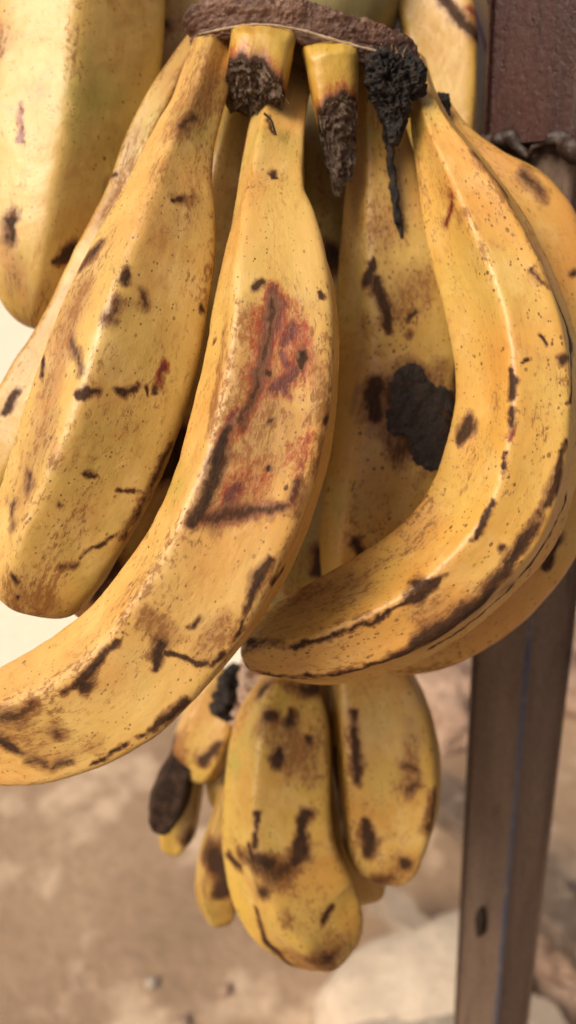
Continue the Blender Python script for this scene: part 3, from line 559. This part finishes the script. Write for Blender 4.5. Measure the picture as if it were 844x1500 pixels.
plantain('plantain', stun, [(338, 1150, .462, 14), (330, 1200, .46, 21), (319, 1260, .458, 29), (318, 1310, .458, 31), (324, 1340, .458, 24)], skin_mat('skin_thin', 18, (0.42, 0.27, 0.05), (0.4, 0.22, 0.05), bruise=0.12), (-40, 40, 112, 184, 256), [(K_, [(312, 1250, 18), (335, 1290, 12), (320, 1310, 10)])], n=120, m=100, seed=18, label='thin blackened plantain beside the mottled lower one')
plantain('plantain', stun, [(325, 1110, .475, 16), (320, 1150, .474, 18), (318, 1175, .474, 12)], skin_mat('skin_bud', 19, (0.35, 0.24, 0.05), (0.3, 0.17, 0.04), bruise=0.14), n=60, m=70, seed=19, label='tiny dark plantain bud')

# ------------------------------------------------------------------ scab crust on the recessed plantain
m_scab = rough_mat('scab_crust', (0.012, 0.008, 0.006), (0.040, 0.024, 0.016), 260, 5, 0.45, 0.0016, spec=0.32, cc=(0.070, 0.046, 0.033))
scab_on = [o for o in hand.children if o.get('label', '').startswith('recessed')][0]
V, N_, m_, px, py, fl = RS[scab_on.name]
A, Bq, Cq = np.array([600, 552.]), np.array([609, 600.]), np.array([628, 645.])
def capd(x, y, a, b, r0, r1):
    ab = b - a; t_ = np.clip(((x - a[0]) * ab[0] + (y - a[1]) * ab[1]) / (ab @ ab), 0, 1)
    return 1 - np.hypot(x - a[0] - t_ * ab[0], y - a[1] - t_ * ab[1]) / (r0 * (1 - t_) + r1 * t_)
fld = np.maximum(capd(px, py, A, Bq, 24, 52), capd(px, py, Bq, Cq, 52, 38)) + 0.26 * fbm(V * 130, 4, 3)
ctrc = V.reshape(N_, m_, 3).mean(1, keepdims=True); out = V.reshape(N_, m_, 3) - ctrc; out = (out / np.linalg.norm(out, axis=2, keepdims=True)).reshape(-1, 3)
ok = (fld > 0) & (((CAM - V) * out).sum(1) > 0)
Vs = V + out * (np.clip(fld, -0.1, 0.12) * 0.005 * (1 + 0.9 * fbm(V * 240, 4, 9)) - 0.0001)[:, None]
ff = grid_faces(N_, m_); ff = ff[ok[ff].all(1)]
use = np.unique(ff); idx = np.full(len(V), -1); idx[use] = np.arange(len(use))
mesh_obj('scab', Vs[use] + np.array(hand.location) * 0, idx[ff], m_scab, None).name
sb = bpy.data.objects['scab']; sb.parent = scab_on; sb.location = -Vector(hand.location)
sb['label'] = 'big black crusty scab'

# ------------------------------------------------------------------ crown, stubs, stalk
m_crown = rough_mat('crown_bark', (0.075, 0.038, 0.027), (0.17, 0.088, 0.060), 80, 2, 0.58, 0.0018, cc=(0.25, 0.165, 0.115))
m_fibre = rough_mat('cut_fibre', (0.06, 0.038, 0.028), (0.21, 0.145, 0.10), 420, 3, 0.8, 0.002, cc=(0.40, 0.30, 0.21))
m_black = rough_mat('rotten_black', (0.012, 0.010, 0.009), (0.040, 0.030, 0.025), 240, 6, 0.6, 0.002, spec=0.22)
m_strand = rough_mat('tan_fibre', (0.22, 0.12, 0.06), (0.34, 0.20, 0.11), 300, 2)
m_stalk = rough_mat('stalk_skin', (0.26, 0.22, 0.085), (0.34, 0.28, 0.12), 40, 3, 0.6, 0.0008, (1, 1, 0.1), cc=(0.20, 0.15, 0.07))
m_tail = rough_mat('stalk_tail', (0.42, 0.27, 0.19), (0.55, 0.40, 0.30), 120, 5, 0.8, 0.003, cc=(0.12, 0.07, 0.05))

def loftpx(name, ctrl, mat, parent, n=160, m=64, lump=0.15, freq=120, seed=0, flatd=1.0, ends=True, edge=2.0, fine=0.0, fold=0.0):
    c = catmull(ctrl, n); ctr = P(c[:, 0], c[:, 1], c[:, 2]); rad = c[:, 3] * c[:, 2] / FPX
    T = np.gradient(ctr, axis=0); T /= np.linalg.norm(T, axis=1)[:, None]
    cdv = CAM - ctr; cdv /= np.linalg.norm(cdv, axis=1)[:, None]
    Nn = cdv - (cdv * T).sum(1)[:, None] * T; Nn /= np.linalg.norm(Nn, axis=1)[:, None]; Bn = -np.cross(T, Nn)
    a = np.linspace(0, 2 * np.pi, m, endpoint=False)
    k = (np.abs(np.cos(a)) ** edge + np.abs(np.sin(a)) ** edge) ** (-1 / edge)
    dirs = Bn[:, None] * (np.sin(a) * k)[None, :, None] + Nn[:, None] * (np.cos(a) * k * flatd)[None, :, None]
    v = ctr[:, None] + dirs * rad[:, None, None]
    v = ctr[:, None] + dirs * (rad[:, None] * (1 + lump * fbm(v * freq, 4, seed) - fine * np.abs(fbm(v * 420, 4, seed + 31)) + fold * fbm(np.stack([np.linspace(0, n * 0.045, n)[:, None] + 0 * a[None], 3.2 * np.cos(a)[None] + np.zeros((n, 1)), 3.2 * np.sin(a)[None] + np.zeros((n, 1))], -1), 4, seed + 77)))[..., None]
    f = grid_faces(n, m).tolist()
    if ends: f += [list(range(m))[::-1], list(range((n - 1) * m, n * m))]
    return mesh_obj(name, v.reshape(-1, 3), f, mat, parent)

crown = loftpx('crown', [(276, 48, .314, 10), (288, 34, .308, 20), (325, 22, .301, 23), (370, 20, .298, 23), (430, 27, .297, 24), (490, 43, .298, 24), (545, 60, .300, 23), (590, 78, .304, 20), (610, 100, .308, 9)], m_crown, hand, 420, 120, 0.05, 70, 3, 0.42, edge=4.5, fine=0.15, fold=0.16)
crown['label'] = 'brown bark-like crown rim where the stems join'
loftpx('crown_lip', [(282, 64, .313, 7), (310, 52, .306, 11), (370, 42, .300, 10), (430, 51, .299, 11), (490, 69, .300, 12), (545, 84, .302, 14), (604, 104, .307, 10)], m_crown, hand, 380, 60, 0.12, 90, 8, 0.7, edge=2.4, fine=0.14, fold=0.22)
loftpx('sap_line', [(292, 50, .3045, 1.4), (330, 42, .2985, 1.8), (380, 36, .2955, 1.8), (430, 42, .2945, 2.2), (500, 62, .2955, 1.8), (560, 78, .298, 1.5), (590, 92, .301, 1.0)], rough_mat('dried_sap', (0.33, 0.24, 0.16), (0.45, 0.34, 0.24), 200, 3), hand, 240, 10, 0.6, 160, 15)
m_cush = skin_mat('skin_cushion', 21, (0.42, 0.27, 0.06), (0.40, 0.21, 0.05), bruise=0.06)
loftpx('crown_cushion', [(300, 70, .328, 26), (360, 62, .326, 34), (440, 74, .326, 38), (520, 92, .326, 36), (590, 112, .328, 24)], rough_mat('cushion', (0.22, 0.13, 0.04), (0.32, 0.20, 0.06), 60, 3, 0.6, 0.001), hand, 100, 50, 0.12, 90, 5)

m_torn = rough_mat('torn_fibre', (0.07, 0.045, 0.032), (0.26, 0.185, 0.125), 300, 2, 0.8, 0.0005)
def stub(x0, x1, y0, yf, yb, ctrx, dc, dd, seed, mat, shift=0.0, name='cut_stub', taper=1.0, label=None, sidecut=0.0):
    """short stem left on the crown, sawn off aslant: front edge at yf, back edge at yb"""
    n, m = 60, 96; a = np.linspace(0, 2 * np.pi, m, endpoint=False); e = 3.4
    k = (np.abs(np.cos(a)) ** e + np.abs(np.sin(a)) ** e) ** (-1 / e)
    sx, sdp = np.sin(a) * k, -np.cos(a) * k                     # sdp -1 front, +1 back
    yc = yf + (yb - yf) * (sdp * 0.5 + 0.5) + sidecut * sx
    yc = yc + 9 * fbm(np.c_[np.cos(a) * 3, np.sin(a) * 3, a * 0 + seed], 4, seed)
    t_ = np.linspace(0, 1, n)[:, None]; yy = y0 + t_ * (yc[None, :] - y0)
    g = (yy - y0) / (yb - y0); wd = (x1 - x0) / 2 * (1 + (taper - 1) * g ** 1.2)
    xx = (x0 + x1) / 2 + shift * g + sx[None, :] * wd; sh = np.sin(np.clip(t_ / 0.38, 0, 1) * np.pi / 2); dpt = dc + dd + (sdp[None, :] - 1) * dd * (0.25 + 0.75 * sh) * (1 + (taper - 1) * g) - 0.004 * g; xx = (x0 + x1) / 2 + shift * g + sx[None, :] * wd * (1.10 - 0.10 * sh)
    v = P(xx, yy, dpt); nz = fbm(v * 90, 3, seed)
    cxy = v.mean(1, keepdims=True); v = cxy + (v - cxy) * (1 + 0.03 * nz)[..., None]
    dist = (yc[None, :] - yy)
    kk = np.clip(1 - dist / 9, -1, 1); br = np.clip(1 - dist / 40, 0, 1)
    skin = np.stack([np.cos(a)[None] * 0.02 + 0 * yy, np.sin(a)[None] * 0.02 + 0 * yy, yy * 0.00028], -1).reshape(-1, 3)
    z = np.zeros(n * m)
    o = mesh_obj(name, v.reshape(-1, 3), grid_faces(n, m), mat, hand, attrs=dict(skin=skin, ridge=z, black=kk.ravel(), red=np.clip(1 - dist / 30, -1, 1).ravel() - 0.3, brown=br.ravel(), green=np.clip(0.8 - g, 0, 1).ravel()))
    if label: o['label'] = label
    # the cut face: concentric rough fibre rows
    rim = v[-1]; cc = rim.mean(0); nr = 30
    q = np.linspace(1, 0, nr)[:, None, None]; w_ = cc + (rim - cc)[None] * q
    nv = np.cross(rim[0] - cc, rim[m // 4] - cc); nv /= np.linalg.norm(nv); nv = nv if nv @ (CAM - cc) > 0 else -nv
    rip = 0.0007 * np.sin(q[..., 0] * 34 + 2.0 * fbm(w_ * 160, 2, seed)) * (np.sin(np.arange(m) * 1.9)[None] * 0.5 + 0.7)
    w_ = w_ + nv * (rip + 0.0016 * fbm(w_ * 420, 4, seed + 2) + 0.0022 * (1 - q[..., 0]) * 0.6)[..., None]
    cutf = mesh_obj('cut_end', w_.reshape(-1, 3), grid_faces(nr, m), m_fibre, None); cutf.parent = o; cutf.location = -Vector(hand.location)
    # torn fibres standing off the rim
    rs = np.random.RandomState(seed); vv, fs = [], []
    for i in range(280):
        j = rs.randint(m); p0 = cc + (rim[j] - cc) * rs.uniform(0.25, 1.02); dr = (rim[j] - cc) / np.linalg.norm(rim[j] - cc) * rs.uniform(0, 1) + nv * rs.uniform(0.2, 1.0) + rs.normal(size=3) * 0.35
        dr /= np.linalg.norm(dr); Lf = rs.uniform(0.0006, 0.0026) * (1.0 if i % 7 else 1.8); sd_ = np.cross(dr, rs.normal(size=3)); sd_ /= np.linalg.norm(sd_); s2 = np.cross(dr, sd_); b0 = len(vv); wv = 0.00018
        for c0, ww in ((p0 - nv * 0.0003, 1.0), (p0 + dr * Lf, 0.35)):
            for (u_, v_) in ((1, 0), (-0.5, 0.87), (-0.5, -0.87)): vv.append(c0 + (sd_ * u_ + s2 * v_) * wv * ww)
        fs += [(b0 + i_, b0 + (i_ + 1) % 3, b0 + 3 + (i_ + 1) % 3, b0 + 3 + i_) for i_ in range(3)] + [(b0 + 3, b0 + 4, b0 + 5)]
    fo = mesh_obj('torn_fibre', vv, fs, m_torn, None, smooth=False); fo['kind'] = 'stuff'; fo.parent = o; fo.location = -Vector(hand.location)
    return o
m_stub = skin_mat('skin_stub', 22, (0.66, 0.38, 0.05), (0.64, 0.30, 0.05), (0.50, 0.40, 0.06), bruise=-0.05, speck=0.7)
stub(343, 440, 26, 98, 178, 0, .3035, .015, 3, m_stub, shift=-26, taper=0.92, label='short cut stub with a frayed square end', sidecut=24)
stub(437, 526, 42, 148, 276, 0, .3045, .015, 7, m_stub, shift=20, taper=0.36, label='longer cut stub sawn to a slanting point', sidecut=-14)
# the rotten black stem with its dried strand
loftpx('rotten_stem', [(545, 78, .304, 14), (560, 100, .299, 28), (572, 130, .298, 32), (578, 160, .299, 26), (580, 190, .300, 15), (578, 212, .301, 7)], m_black, hand, 200, 90, 0.32, 150, 4, fine=0.45)['label'] = 'blackened rotten stem'
loftpx('rotten_stem', [(590, 78, .300, 10), (600, 95, .297, 15), (607, 118, .298, 17), (612, 142, .302, 12)], m_black, hand, 130, 70, 0.3, 170, 6, fine=0.4)
loftpx('dried_strand', [(566, 160, .303, 11), (570, 205, .3135, 9), (573, 250, .3165, 6), (578, 290, .3185, 6), (583, 322, .3205, 7), (589, 348, .3225, 2.0)], m_black, hand, 140, 20, 0.5, 300, 7)
loftpx('dried_strand', [(640, 140, .318, 5), (652, 144, .318, 8), (655, 170, .320, 4)], m_black, hand, 60, 20, 0.5, 300, 9)
loftpx('dried_strand', [(387, 166, .2895, 1.6), (397, 176, .289, 1.8), (402, 190, .2885, 1.6), (405, 198, .289, 1)], m_black, hand, 60, 10, 0.3, 300, 12)
rs = np.random.RandomState(5)
for i in range(26):
    x0, y0 = 572 + rs.uniform(-12, 20), 100 + rs.uniform(-14, 10); dx, dy = rs.uniform(-12, 12), rs.uniform(-34, -6)
    c_ = catmull([(x0, y0, .2955, 1), (x0 + dx * 0.5 + rs.uniform(-4, 4), y0 + dy * 0.5, .2945, 1), (x0 + dx, y0 + dy, .294, 1)], 12)
    rope('fibre', P(c_[:, 0], c_[:, 1], c_[:, 2]), np.linspace(0.00028, 0.00010, 12), m_strand if i % 3 else m_black, hand, nr=5, lump=0)
# stalk
stalk = empty('plantain_stalk', 'greenish plantain stalk running down behind the hands to a hairy end', 'stalk', tuple(P(455, 0, 0.37)))
loftpx('stem', [(470, -190, .37, 130), (462, -60, .372, 126), (456, 40, .376, 118), (455, 90, .382, 90), (470, 180, .395, 60), (470, 400, .41, 52), (450, 650, .43, 46), (410, 850, .45, 36), (385, 960, .462, 28)], m_stalk, stalk, 160, 60, 0.04, 60, 2)
loftpx('hairy_end', [(386, 940, .455, 25), (374, 1000, .452, 24), (364, 1050, .455, 18), (352, 1100, .46, 14), (344, 1150, .465, 10), (338, 1190, .468, 5)], m_tail, stalk, 160, 40, 0.6, 170, 4)['label'] = 'pinkish hairy end of the stalk'
loftpx('dried_flowers', [(352, 975, .462, 14), (338, 1005, .458, 22), (325, 1030, .458, 20), (312, 1040, .459, 9)], m_black, stalk, 90, 40, 0.6, 160, 14)
bpy.context.view_layer.update()
